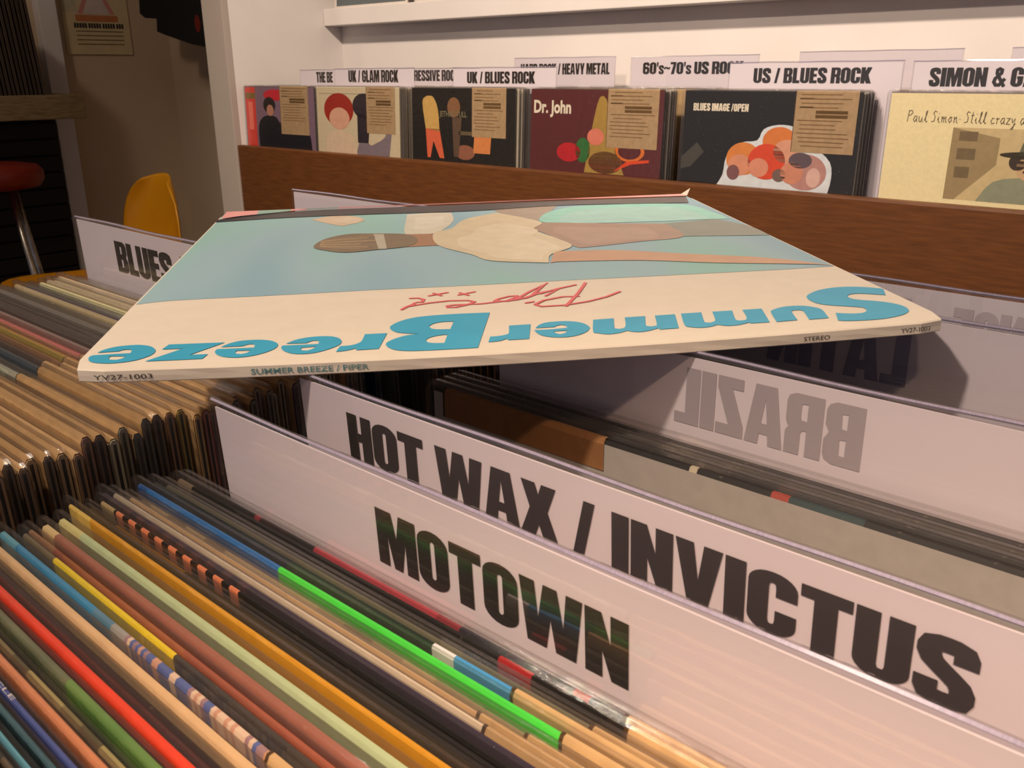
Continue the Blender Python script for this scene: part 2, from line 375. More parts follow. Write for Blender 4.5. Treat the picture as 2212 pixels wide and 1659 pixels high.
def kraft(parent, t, a, b, front=.09, back=.013, c=(196, 160, 112), lines=False):
    e = t/2+.0004; zt = HJ+.0006; zf = HJ-front; zb = HJ-back
    prof = [(-e, zf), (-e, HJ-.45*t), (-.26*t, zt), (.26*t, zt), (e, HJ-.45*t), (e, zb)]
    xs = [a, a+.0011, b]; V = [(x, y, z) for x in xs for y, z in prof]; n = len(prof); F = []; C = []
    for i in range(2):
        for k in range(n-1):
            F.append((i*n+k, (i+1)*n+k, (i+1)*n+k+1, i*n+k+1)); C.append((70, 48, 28) if i == 0 else c)
    o = add('paper_tag', V, F, M_kraft, parent, colors=C)
    if lines:
        sh = []; rr = random.Random(int(a*1e6)+len(V)); wd = b-a
        for k in range(13):
            z = HJ-.006-k*.0066
            if k in (1, 3): sh.append(([[(a+.008, z), (a+wd*.3, z), (a+wd*.3, z+.0022), (a+.008, z+.0022)]], (92, 70, 46), 1))
            q = a+.006+rr.random()*.01; e2 = b-.008-rr.random()*.03
            if k in (4, 5): sh.append(([[(a+wd*.35, z-.002), (b-.015, z-.002), (b-.015, z+.003), (a+wd*.35, z+.003)]], (104, 80, 52), 1))
            else: sh.append(([[(q, z), (e2, z), (e2, z+.0013), (q, z+.0013)]], (122, 94, 62), 1))
        flat('tag_print', sh, M_print, o, lambda x, y, l: (x, -e-.0002, y))
    return o
def record(label, xl, ytop, ztop, segs, t=.0032, tagx=None, rx=0, rz=0, front=None, back=None, group=None, plastic=True, kc=(200, 168, 122), kf=.09, kb=.013, klines=False, cat='record', name='record_sleeve'):
    segs = [(0, segs)] if isinstance(segs[0], (int, float)) else segs
    a = math.radians(rx)
    r = empty(name, (xl, ytop+HJ*math.sin(a), ztop-HJ*math.cos(a)), (a, 0, math.radians(rz)))
    tag(r, label, cat, group)
    jacket('jacket', segs, t, r, front, back)
    if tagx: kraft(r, t, tagx[0], tagx[1], kf, kb, kc, klines)
    if plastic:
        s = link('plastic_sleeve', SLEEVE, r); s.scale = (1, t+.0012, 1)
    return r
ORD = ['', 'first', 'second', 'third', 'fourth', 'fifth', 'sixth', 'seventh', 'eighth', 'ninth', 'tenth', 'eleventh', 'twelfth', 'thirteenth', 'fourteenth', 'fifteenth', 'sixteenth', 'seventeenth', 'eighteenth', 'nineteenth']
TENS = {20: 'twentieth', 30: 'thirtieth', 40: 'fortieth', 50: 'fiftieth'}
TW = {2: 'twenty', 3: 'thirty', 4: 'forty', 5: 'fifty'}
def nth(n): return ORD[n] if n < 20 else TENS[n] if n % 10 == 0 else TW[n//10]+'-'+ORD[n % 10]

# --- counter bins
b_ = tag(empty('counter_record_bin', (-.70, .0, -CZ)), 'wooden double record bin holding the near rows of records', 'record bin')
zf = CZ-.458
box('bin_floor', 0, .77, -.06, .50, zf-.02, zf, M_ply, b_)
box('end_board', 0, .016, -.06, .50, zf, zf+.2, M_ply, b_); box('end_board', .754, .77, -.06, .50, zf, zf+.2, M_ply, b_)
box('partition', .386, .389, -.06, .50, zf, zf+.2, M_ply, b_)
box('back_board', .016, .754, .485, .50, zf, zf+.2, M_ply, b_); box('front_board', .016, .754, -.06, -.048, zf, zf+.2, M_ply, b_)
for x in (.03, .70):
    for y in (-.05, .44): box('leg', x, x+.04, y, y+.04, 0, zf-.02, M_ply, b_)

K = (14, 13, 14)
rs = random.Random(5)
def dashes(): 
    out = [(0, (170, 150, 110)), (.03, K)]
    for k in range(9):
        x = .035+k*.0275
        out += [(x, (214, 128, 92)), (x+.0145, K)]
    return out
def speck(a, b, n, pal, head, tail=None):
    out = head[:]
    for k in range(n): out.append((a+(b-a)*k/n, rs.choice(pal)))
    if tail: out.append((b, tail))
    return out
near = [  # colours, thickness, what it looks like, tag
    ([(0, (40, 32, 30)), (.1, K), (.14, (150, 44, 60)), (.15, (40, 20, 22)), (.20, K), (.244, (176, 60, 76)), (.42, (140, 40, 54)), (.448, (24, 22, 40)), (.57, (150, 40, 40)), (.585, (24, 22, 40))], .0032, 'black spine with a long crimson stretch', .194),
    ([(0, (110, 96, 80)), (.03, K), (.5, (150, 30, 34)), (.535, K)], .0034, 'black spine with one small red patch', .196),
    ((112, 108, 92), .0030, 'dull olive grey spine', .19),
    ([(0, (40, 48, 44)), (.05, (18, 30, 28)), (.46, (226, 226, 232)), (.485, (66, 150, 214)), (.545, (66, 150, 214))], .0034, 'dark green spine with a white and sky blue end', .172),
    ([(0, (36, 80, 140)), (.02, (40, 104, 170)), (.275, (66, 216, 70))], .0038, 'blue spine that turns bright green', .194),
    (speck(.02, 1, 26, [(150, 138, 112), (120, 110, 92), (176, 160, 128)], [(0, (120, 110, 92))]), .0028, 'chipped grey-beige spine', .178),
    ((206, 172, 128), .0036, 'light tan spine', .168),
    ((236, 222, 200), .0032, 'cream white spine', .178),
    ((52, 42, 66), .0034, 'dark purple spine', None),
    (dashes(), .0032, 'black spine with a row of orange dashes', None),
    ([(0, (96, 74, 30)), (.06, (166, 116, 30)), (.2, (70, 60, 22)), (.4, (44, 40, 20))], .0032, 'dark olive spine fading from gold', None),
    ((24, 24, 22), .0030, 'plain black spine', None),
    ([(0, (222, 190, 100)), (.05, (206, 146, 30))], .0040, 'golden yellow spine', None),
    ([(0, (206, 200, 140)), (.05, (176, 196, 156)), (.55, (120, 120, 96)), (.6, (186, 196, 150)), (.75, (110, 40, 36)), (.8, (190, 196, 150))], .0034, 'pale mint green spine with dark red flecks', None),
    ([(0, (214, 190, 140)), (.03, (150, 98, 84)), (.6, (196, 110, 80))], .0052, 'thick brownish pink spine', None),
    ([(0, (206, 150, 110)), (.06, (198, 100, 62)), (.6, (214, 130, 62))], .0032, 'orange-red spine', None),
    ([(0, (110, 96, 70)), (.073, (226, 200, 40)), (.302, (60, 56, 54))], .0034, 'yellow spine that ends in dark grey', None),
    (speck(.27, .473, 44, [(196, 150, 130), (80, 100, 160), (214, 190, 170), (150, 120, 130)], [(0, (96, 164, 190)), (.04, (54, 136, 186)), (.21, (84, 130, 160)), (.245, (150, 150, 150))], (196, 150, 110)), .0048, 'sky blue spine ending in a pink and blue speckle', .150),
    ((214, 180, 138), .0040, 'wide beige spine', None),
    ((26, 24, 26), .0038, 'black spine shining with creased plastic', None),
    ([(0, (214, 120, 100)), (.06, (222, 62, 36))], .0046, 'vermilion red spine', None),
    ([(0, (90, 100, 80)), (.3, (86, 130, 66)), (.55, (110, 120, 90))], .0036, 'leaf green spine', None),
    (speck(.05, 1, 30, [(128, 120, 84), (170, 160, 110), (84, 84, 60)], [(0, (100, 96, 70))]), .0036, 'mottled olive spine', None),
    ((204, 132, 88), .0036, 'terracotta orange spine', None),
    ((70, 88, 158), .0036, 'royal blue spine with white lettering', None),
    ((30, 52, 58), .0030, 'dark teal spine', None),
    ((96, 168, 196), .0032, 'pale blue spine', None),
    (speck(.03, 1, 20, [(40, 36, 30), (90, 78, 60), (60, 52, 40)], [(0, (40, 36, 30))]), .0030, 'brown and black mottled spine', None),
    ((20, 19, 19), .0032, 'glossy black spine', None),
    ((70, 62, 52), .0032, 'grey-brown spine', None),
]
XN, ZN = -.293, -.138
YN = [.1432, .1395, .1352, .1318, .1280, .1245, .1215, .1183, .1150, .1121, .1092, .1066, .1036, .0992, .0940, .0892, .0858, .0818, .0766, .0722, .0676, .0632, .0592, .0556, .0520, .0489, .0460, .0431, .0402, .0373]
for i, (sg, t, desc, tg) in enumerate(near):
    y = YN[i]; gap = min(YN[i-1]-y if i else .01, y-YN[i+1] if i < len(YN)-1 else .01)
    t = min(t*.82, gap-.0016)
    r = record(f'record with {desc}, {nth(i+1)} from nearest divider', XN+rs.uniform(-.005, .005), y, ZN+rs.uniform(-.0022, .0016), sg, t, (tg, min(tg+.112, .3125)) if tg else None, 3, 0, group='records in the nearest bin')
    if 'royal blue' in desc: BLUEREC = (r, t)
# white words on the royal blue spine
r, t = BLUEREC
fontline('spine_lettering', 'IN SQUARE CIRCLE', .060, .0010, mat('pale_spine_ink', (206, 206, 216), .5), r, lambda x, yy: (.030+x, -.0005+yy, HJ+.0002), .01)

# far side of the gap: a grey cover faced by a short tag flap, a few records behind it
gcol = [((178, 174, 170), .0034, 'plain grey cover facing the gap'), ((30, 28, 28), .0030, 'black spine'), ((64, 60, 56), .0030, 'charcoal spine'), ((34, 30, 30), .0028, 'near-black spine')]
y = .2600
for i, (c, t, d) in enumerate(gcol):
    y += t/2+.0005
    sg = [(0, (20, 19, 19)), (.42, (180, 170, 150)), (.43, (20, 19, 19)), (.52, (150, 60, 50)), (.54, (40, 60, 64)), (.62, (20, 19, 19))] if i == 0 else c
    record(f'record with {d}, {nth(i+1)} behind the gap facing BRAZIL divider', -.286+i*.001, y, -.1335+.0006*i, sg, t, (.006, .095) if i == 0 else None, front=(178, 174, 170) if i == 0 else None, kf=.0125, kb=.09, kc=(150, 106, 66), group='records before the BRAZIL divider')
    y += t/2+.0005
y = .292
for i in range(12):
    record(f'dark record hidden low between the BRAZIL and LATIN dividers', -.288, y, -.142, rs.choice([(60, 56, 54), (30, 28, 28), (110, 96, 80), (40, 50, 70)]), .0034, plastic=False, group='records between the BRAZIL and LATIN dividers'); y += .0058
for i in range(6):
    record(f'dark record hidden low behind the LATIN divider', -.288, .385+i*.0055, -.142, rs.choice([(60, 56, 54), (30, 28, 28), (110, 96, 80)]), .0034, plastic=False, group='records behind the LATIN divider')

# --- left column, in front of the BLUES divider
left = [((120, 112, 104), 'cloudy grey'), ((96, 92, 84), 'smoke grey'), ((190, 170, 140), 'sand'), ((206, 186, 150), 'ivory'), ((176, 160, 136), 'oatmeal'), ((214, 190, 146), 'straw'), ((80, 106, 100), 'sea green'), ((56, 48, 82), 'indigo'), ((150, 136, 108), 'dull beige'), ((216, 196, 160), 'pale cream'), ((84, 80, 78), 'slate'), ((96, 92, 88), 'ash grey'), ((60, 58, 58), 'charcoal'), ((78, 72, 70), 'lead grey'), ((44, 42, 42), 'soot black'), ((110, 98, 94), 'warm grey'), ((164, 78, 90), 'rose pink'), ((178, 92, 100), 'faded pink'), ((206, 150, 84), 'amber'), ((146, 128, 40), 'olive yellow'), ((130, 90, 60), 'chestnut'), ((60, 46, 40), 'dark brown'), ((46, 56, 66), 'navy grey'), ((36, 46, 56), 'ink blue'), ((120, 126, 116), 'sage grey'), ((206, 194, 166), 'bone white'), ((72, 54, 56), 'plum brown'), ((124, 84, 86), 'dusty rose'), ((150, 110, 80), 'tan brown')]
pal2 = [((150, 110, 80), 'brown'), ((180, 150, 110), 'buff'), ((96, 80, 66), 'umber'), ((190, 160, 120), 'wheat'), ((120, 96, 76), 'mocha'), ((70, 60, 52), 'dark umber'), ((166, 124, 90), 'caramel')]
y = .2655; i = 0
while y > .050:
    c, d = left[i] if i < len(left) else pal2[i % len(pal2)]
    c = tuple(min(235, int(v*1.15+12)) for v in c)
    t = rs.uniform(.0028, .0038); y -= t/2+.0008; i += 1
    t0 = rs.choice([.192, .198, .204, .208, .2]) ; kj = rs.randint(-16, 12); kc = tuple(v+kj for v in (196, 160, 114))
    record(f'tagged record with {d} spine, {nth(i)} before the BLUES divider', -.664+rs.uniform(-.004, .006), y, ZN+rs.uniform(-.003, .0025), c, t, (t0, .3145), 2, 0, kc=kc, group='tagged records before the BLUES divider')
    y -= t/2+.0008
# behind the BLUES divider, pushed towards the aisle
y = .2760
for i, (c, d) in enumerate([((24, 52, 104), 'deep blue cover'), ((70, 74, 70), 'grey green cover'), ((40, 42, 40), 'black cover'), ((80, 76, 70), 'dull grey cover'), ((30, 34, 32), 'dark green cover')]+[((60+8*k, 56+7*k, 50+6*k), 'dim cover') for k in range(14)]):
    lb = f'record with {d} jutting out behind the BLUES divider' if i < 5 else 'dim record in the bin behind the BLUES divider'
    record(lb, -.660+min(.008*i, .023), y, -.139, c, .0036, None, 2, group='records behind the BLUES divider'); y += .0052

# ------------------------------------------------------------------ divider cards
def divider(label, xl, ytop, ztop, width, texts, rx=0, H=.33, facing=1, top=.003, through=None, name='divider_card', group=None, thick=.0026):
    """texts: (word, x0, x1, z0, z1) in room coordinates; facing 1 = lettered towards -Y"""
    a = math.radians(rx)
    r = empty(name, (xl, ytop+H*math.sin(a), ztop-H*math.cos(a)), (a, 0, 0)); tag(r, label, 'divider', group)
    hc = H-top
    box('card', .002, width-.002, -.0003, .0003, 0, hc, M_card, r)
    e = thick/2
    V = []; F = []; nx = 24
    # cover: two clear sheets joined by a folded top edge, very slightly wavy
    prof = [(-e, 0), (-e, H-.0016), (-e*.55, H-.0004), (0, H), (e*.55, H-.0004), (e, H-.0016), (e, 0)]
    for i in range(nx+1):
        x = width*i/nx; wv = .0003*math.sin(i*.7+xl*40)
        V += [(x, yy, z+(wv if z > H/2 else 0)) for yy, z in prof]
    n = len(prof)
    for i in range(nx):
        for k in range(n-1): F.append((i*n+k, (i+1)*n+k, (i+1)*n+k+1, i*n+k+1))
    add('clear_cover', V, F, M_cover, r, smooth=False)
    V = []; F = []
    for i in range(nx+1):
        x = width*i/nx; wv = .0003*math.sin(i*.7+xl*40)
        V += [(x, -e*.5, H-.0010+wv), (x, 0, H-.0005+wv), (x, e*.5, H-.0010+wv), (x, 0, H-.0017+wv)]
    for i in range(nx):
        for k in range(4): F.append((i*4+k, (i+1)*4+k, (i+1)*4+(k+1) % 4, i*4+(k+1) % 4))
    add('cover_fold', V, F, M_rim, r)
    for word, x0, x1, z0, z1 in texts:
        sh = [(q, (20, 18, 17), k_*.02) for k_, q in enumerate(lettering(word, x1-x0, z1-z0))]
        zb = z0-(ztop-H)
        if facing == 1:
            flat('lettering', sh, M_ink, r, lambda x, yy, l: (x0-xl+x, -.0005-l*.0002, zb+yy))
        else:
            flat('lettering', sh, M_ink, r, lambda x, yy, l: (x1-xl-x, .0005+l*.0002, zb+yy))
            flat('show_through', sh, through or M_through, r, lambda x, yy, l: (x1-xl-x, -.0005-l*.0002, zb+yy))
    return r
M_navy = mat('navy_print_seen_through', (158, 154, 178), .55, (152, 148, 172), 8)
M_faint = mat('faint_print_seen_through', (196, 187, 195), .55, (190, 181, 190), 8)
divider('nearest white divider card facing the camera, one big black word without a slash', -.271, .1452, -.1035, .30, [('MOTOWN', -.1865, -.0985, -.1345, -.1165)], 3)
divider('white divider card second from the camera, two black word groups split by a slash', -.2635, .1745, -.0990, .30, [('HOT WAX / INVICTUS', -.236, -.0345, -.1252, -.1085)], 3)
divider('white divider seen from behind, its word BRAZIL showing through reversed', -.266, .2805, -.0970, .30, [('BRAZIL', -.173, -.1012, -.1262, -.1040)], facing=-1)
divider('white divider seen from behind, its word LATIN showing through reversed', -.262, .3755, -.0935, .30, [('LATIN', -.184, -.1212, -.1262, -.1035)], facing=-1, through=M_navy)
divider('farthest white divider under the white sleeve corner, lettering only faintly showing', -.262, .4240, -.0918, .30, [('FRANCE', -.1205, -.060, -.1235, -.1008), ('/', -.1445, -.134, -.1235, -.1)], facing=-1, through=M_faint)
divider('white divider lettered BLUES in the left bin', -.664, .2695, -.0935, .30, [('BLUES /', -.608, -.5155, -.1265, -.1055)], 2)
divider('blank white divider corner peeking above the pink far edge of the white sleeve', -.664, .4520, -.0920, .30, [], 0)

# ------------------------------------------------------------------ the sleeve lying across the dividers
LETTERS = [  # outlines in millimetres on the sleeve, u to the right, v away from the spine
    [[(-153.8, -138.9), (-152.1, -135), (-148.6, -132), (-143.4, -130.8), (-140, -131.2), (-136.7, -133.3), (-134.5, -136.9), (-133.9, -139.9), (-134.4, -143.4), (-136.4, -146.7), (-138.9, -149.2), (-142.7, -150.8), (-146.7, -151.3), (-151, -150.3), (-153.6, -148.4), (-154.6, -146.2), (-155.1, -143.4), (-154.4, -141.7), (-149.4, -141.1), (-142.1, -140.4), (-142.3, -137.9), (-143, -136.3), (-144.5, -136), (-145.9, -136.5), (-146.8, -137.9), (-150.1, -138.3)],
     [(-148.1, -145.5), (-148.1, -143.4), (-142.8, -143.8), (-143.4, -146.3), (-144.9, -147.7), (-147.1, -147.3)]],
    [[(-132.1, -137.2), (-130.8, -131.5), (-111, -131.3), (-121.1, -144.8), (-114.8, -144.6), (-115.9, -149.7), (-134.9, -150.4), (-124.8, -137.1)]],
    [[(-111.7, -136.8), (-109, -132.6), (-105.2, -130), (-99.2, -129.6), (-94.8, -131.2), (-92.2, -134.3), (-91.4, -137.5), (-92.2, -141.3), (-95, -145.3), (-99.2, -148.5), (-103.9, -149.8), (-108.3, -148.7), (-111.3, -146), (-112.7, -143), (-112.8, -140.3), (-112.3, -139.2), (-106.9, -139.2), (-99.7, -139), (-99.7, -136.4), (-100.6, -134.7), (-102.2, -134.7), (-103.5, -135.9), (-104.7, -136.7)],
     [(-105.6, -143.9), (-105.3, -142), (-100.3, -142.2), (-101.4, -144.9), (-103.3, -146.1), (-105, -145.4)]],
    [[(-88.8, -135.8), (-85.4, -131.5), (-81, -129), (-75.5, -128.4), (-71.7, -129.7), (-69.4, -132.4), (-68.6, -136.2), (-69.4, -140.1), (-72.8, -144.5), (-77.3, -147.9), (-81.9, -148.8), (-85.8, -147.5), (-88.7, -144.2), (-89.8, -141.1), (-89.9, -138.7), (-89.4, -138), (-83.9, -138), (-76.9, -137.8), (-76.8, -135), (-77.6, -133.5), (-79.4, -133.5), (-81.4, -136.1)],
     [(-82.8, -143.1), (-82.5, -141.4), (-77.4, -140.7), (-78.7, -143.6), (-80.4, -145.2), (-82.2, -144.6)]],
    [[(-70.1, -148), (-68.9, -141.6), (-65.1, -141.2), (-62.5, -139.1), (-61.2, -136.2), (-60.2, -128.2), (-51.9, -128.2), (-55, -146.7), (-63, -147.1), (-63.1, -144.8), (-66.1, -146.9)]],
    [[(-10.4, -106.9), (-24.2, -106.4), (-35.2, -107.2), (-41.8, -109.2), (-46.7, -113), (-49.9, -117.7), (-50.8, -120.9), (-50.2, -124.3), (-48, -127.8), (-44.5, -129.6), (-39.9, -130.9), (-44.6, -132.2), (-48.7, -135.3), (-51.5, -138.8), (-52.4, -141.6), (-51.9, -144.9), (-49.6, -148.5), (-46, -150.4), (-41.2, -151.2), (-31.5, -151.4), (-19.6, -151.3)],
     [(-25.8, -116.8), (-29.9, -116.6), (-33.6, -118.2), (-35.8, -121.6), (-35, -125), (-32.8, -126.4), (-27.8, -126.9)],
     [(-29.3, -133.6), (-32.8, -134.2), (-36.2, -136.3), (-37.8, -139.1), (-37.1, -142.2), (-34.9, -143.3), (-31.2, -143.8)]],
    [[(-15.2, -145.5), (-13.8, -139.1), (-10.6, -138.9), (-8, -137.8), (-6.4, -135.9), (-5.1, -126.4), (3.4, -126.2), (0.1, -144.2), (-7.8, -144.4), (-8, -142.5), (-10.8, -144.8)]],
    [[(4.5, -131.4), (6.6, -127.5), (9.8, -125), (13.9, -124.5), (17.8, -124.8), (21.5, -126.5), (23.9, -129.3), (25, -133.5), (24.6, -136.1), (22.6, -139.9), (19.1, -143.1), (15, -144.7), (11.2, -144.6), (7.7, -143.3), (4.9, -140.3), (3.8, -136.2), (3.7, -133.9), (8.2, -134.3), (16.6, -133.5), (16.4, -130.4), (15, -129.1), (12.9, -130.1), (11.8, -131.5)],
     [(10.6, -136.9), (16, -137), (14.4, -139.9), (12.4, -141), (11, -139.5)]],
    [[(28.4, -125.1), (36.7, -124.8), (34.2, -136.3), (34.2, -138.2), (35.5, -138.9), (37.3, -138.2), (38.6, -136.1), (39.8, -131.4), (41.2, -124.6), (49.5, -124.5), (46.7, -135.4), (46.6, -137.5), (48, -138.4), (49.8, -137.9), (50.9, -136.3), (53.4, -124.7), (61.6, -124.6), (57.6, -142.7), (50.2, -142.8), (50.1, -141), (46.3, -143.2), (42.5, -144.2), (39.7, -143.4), (37.8, -141.6), (34.7, -143.6), (30.9, -144.5), (28.4, -143.9), (26.2, -142.1), (25.1, -140.1)]],
    [[(64.2, -124.3), (72.5, -124.5), (69.7, -136.1), (69.7, -138.1), (71.5, -138.7), (73.6, -137.1), (74.7, -134.4), (77, -124.6), (85.1, -124.9), (82.2, -136.2), (82.4, -138.4), (84.3, -138.7), (86.1, -137.7), (87.6, -133.6), (89.3, -124.9), (97.3, -125.2), (93.2, -143.4), (85.7, -143.1), (85.7, -141.8), (81.2, -143.8), (77.1, -144.2), (74.9, -143.4), (73.2, -141.8), (69.5, -143.7), (65.8, -144), (62.6, -142.6), (60.9, -139.4)]],
    [[(98.8, -130.8), (101.1, -127.8), (105.5, -125.2), (110, -124.6), (114.4, -125.5), (117.4, -128.1), (119.2, -132.5), (116.7, -143.8), (108.7, -143.9), (111.4, -132.7), (110.5, -130.8), (108.5, -130.6), (106.8, -132.4), (104.3, -143.4), (95.8, -143.6)]],
    [[(153, -119.6), (156.4, -111.4), (156.4, -109.5), (151, -105.4), (144.9, -102.9), (137.7, -102.6), (130.5, -104.9), (124.6, -109.3), (121.7, -113), (120.6, -118), (121.4, -123.4), (124.7, -127.2), (134.4, -133.1), (135.5, -135.3), (134.9, -138.3), (132.8, -140.5), (129.8, -141.1), (126.2, -140.2), (122.1, -138.3), (118.5, -147.6), (120.8, -149), (127.8, -150.2), (135.4, -150.2), (143.1, -148.2), (147.4, -145.6), (149.9, -142.8), (151.1, -138.8), (150.7, -134.5), (148.4, -130.4), (144.6, -126.7), (139.4, -123.2), (137.4, -120.2), (137.4, -117.1), (139.8, -114.6), (143.4, -114.1), (147.8, -116.2)]],
]
SIGN = [
    [(-33.6, -76), (-25.3, -71.8)],
    [(-31.4, -72), (-28.3, -76.6)],
    [(-20.8, -77), (-13.4, -72.8)],
    [(-20, -73.3), (-16.6, -78.3)],
    [(-41.8, -78.9), (-38.6, -78.9), (-36.1, -81.6), (-36.9, -85.6), (-39.1, -85.7)],
    [(-45.8, -96.1), (-43.8, -92.5), (-40.7, -88.6), (-40.2, -86.7)],
    [(-43.3, -91.8), (-34.2, -87.7), (-25.4, -85.7), (-17.6, -86.6), (-15, -89.3), (-18.1, -93.1), (-23.6, -96.4), (-26.7, -95.9), (-26.8, -93.6), (-23.3, -92.6), (-12.9, -93), (-1.3, -90.3), (3.3, -85.7), (3.9, -83.2), (0.5, -83.4), (-4.4, -86.7), (-6.3, -89.6), (-1.4, -90.9), (7.5, -87.4), (14.4, -80.1), (23.4, -75.8), (16.2, -85.7)],
    [(2.3, -89.7), (10.3, -77.5), (20.3, -64.5), (15.6, -73.2), (10.2, -84.5), (2.3, -90)],
    [(14.2, -81.8), (23.6, -74.9), (32.4, -70)],
    [(6.1, -95.4), (9.5, -94.1)],
    [(37.4, -67.7), (31, -83.7), (21.8, -103.4)],
    [(29.9, -89.5), (22.8, -88.8), (14.1, -92.9), (9.5, -98.5), (11.7, -102.1), (21.2, -102), (32, -98.4), (41.2, -92.9), (48.8, -85.9)],
]
ART = {
    'photo': [(-157.1, -72.2), (-147.2, -67.5), (-130.2, -65.8), (-59, -61.2), (33.6, -60.6), (90.1, -62.6), (133.8, -65.3), (157.1, -65.8)],
    'hair': [(-90.8, 37.2), (-86.2, 57), (-74.5, 69.4), (-60.2, 69), (-41, 63.4), (-34.7, 51.4), (-35.2, 37.5), (-41.8, 27.7), (-55.2, 23.9), (-72.7, 19.6), (-84.4, 27.3)],
    'band': [(-58.7, 66.1), (-52.9, 65), (-51.2, 24), (-55.7, 24)],
    'neck': [(-42, 62.7), (-23.8, 61.3), (-23.7, 28.4), (-41.8, 27.7)],
    'shirt': [(-24.2, 62.8), (-13.2, 74.3), (-2.9, 102.2), (19.2, 121.1), (41.6, 83.2), (33.7, 60.9), (41.9, 34.3), (46.7, 10.5), (32.3, -6.9), (27.9, -25.2), (0.7, -14.8), (-7.9, 1.9), (-23.7, 28.4)],
    'shade': [(16.2, 143.5), (64.5, 145.2), (44, 94.3), (39.3, 85), (21.6, 117.9)],
    'back': [(40.4, 82.2), (69.7, 72.5), (112.8, 59.5), (111.4, 20.9), (85, 13.8), (55.5, 6.6), (47.9, 9.7), (39.9, 42.9), (34.4, 63.2)],
    'shorts': [(111.3, 59.9), (146, 65.6), (156.2, 38.7), (157, 11.2), (129, 17.4), (111.4, 20.9)],
    'arm': [(28.8, -25.3), (35.2, -0.1), (66.5, -4.5), (101.4, -22.9), (134.1, -41.1), (157.1, -65.3), (145.7, -58.8), (107, -44.8), (73.1, -30.2), (36, -24.1)],
    'pool': [(41.8, 90.4), (54.7, 119.3), (83, 134.3), (141.1, 125.5), (152.5, 84), (153.8, 65.1), (130.8, 67.3), (115.1, 67.3), (69.7, 72.5), (49, 77.6)],
    'dark': [(-157.1, 126.7), (-153.9, 137.5), (-105.4, 157.1), (-50, 157.1), (7.3, 157.1), (73.3, 157.1), (154.8, 152.2), (148.7, 127.7), (66.7, 138.4), (3.9, 131), (-60.9, 133.6), (-113.8, 133.3)],  # shadow below the lifted pink strip, painted into the print as a dark band
    'cloud': [(-98.4, 123.7), (-86.4, 133.2), (-71.5, 129.8), (-64.8, 113.3), (-74.6, 100.1), (-80.7, 99.7)],
    'glow': [(-37.9, 128.3), (-23.3, 131.1), (-9.3, 129.1), (-10.5, 98.2), (-21.6, 65.8), (-33.4, 61.8), (-40.9, 66.4)],
}
LH, LT = .1575, .0047
def sag(u, v): return -.0025*(1-(u/LH)**2)*(1-v/LH)/2
hl = bpy.data.objects.new('signed_record_sleeve', None); col.objects.link(hl); hl.empty_display_size = .05
Rl = Matrix(((0.6439626, -0.7650368, 0.0055519), (0.7649313, 0.6437083, -0.022799), (0.0138683, 0.0189285, 0.9997247)))
hl.matrix_world = Matrix.Translation((-.3241176, .3356721, -.0886405+CZ)) @ Rl.to_4x4()
tag(hl, 'cream record sleeve with sky blue title and red signature lying across dividers', 'record')
def held_body():
    n = 28; V = []; F = []; idx = {}
    rr = random.Random(3)
    us = [-LH+2*LH*i/n for i in range(n+1)]
    def shrink(u, v):           # blunted corners
        k = max(0, abs(u)+abs(v)-2*LH+.004)*.5
        return u-math.copysign(k, u), v-math.copysign(k, v)
    for top in (1, 0):
        for j in range(n+1):
            for i in range(n+1):
                u, v = shrink(us[i], us[j])
                V.append((u, v, sag(u, v)-(0 if top else LT)))
                idx[top, i, j] = len(V)-1
    for j in range(n):
        for i in range(n):
            F.append((idx[1, i, j], idx[1, i+1, j], idx[1, i+1, j+1], idx[1, i, j+1]))
            F.append((idx[0, i, j], idx[0, i, j+1], idx[0, i+1, j+1], idx[0, i+1, j]))
    for i in range(n):          # far edge and the two sides
        F.append((idx[1, i, n], idx[1, i+1, n], idx[0, i+1, n], idx[0, i, n]))
        F.append((idx[1, 0, i+1], idx[0, 0, i+1], idx[0, 0, i], idx[1, 0, i]))
        F.append((idx[1, n, i], idx[0, n, i], idx[0, n, i+1], idx[1, n, i+1]))
    ring = []                   # rounded, slightly dented spine
    for i in range(n+1):
        u, v = shrink(us[i], -LH)
        q = [(u, v-.0005-rr.uniform(0, .00018), sag(u, v)-LT*f) for f in (.10, .5, .90)]
        base = len(V); V += q; ring.append([idx[1, i, 0], base, base+1, base+2, idx[0, i, 0]])
    for i in range(n):
        for k in range(4): F.append((ring[i][k], ring[i][k+1], ring[i+1][k+1], ring[i+1][k]))
    return V, F
V, F = held_body(); add('jacket', V, F, M_cream, hl, smooth=False)
mm = lambda pts: [(x*.001, y*.001) for x, y in pts]
def on_top(u, v, l): return (u, v, sag(u, v)+.00012*(1+l))
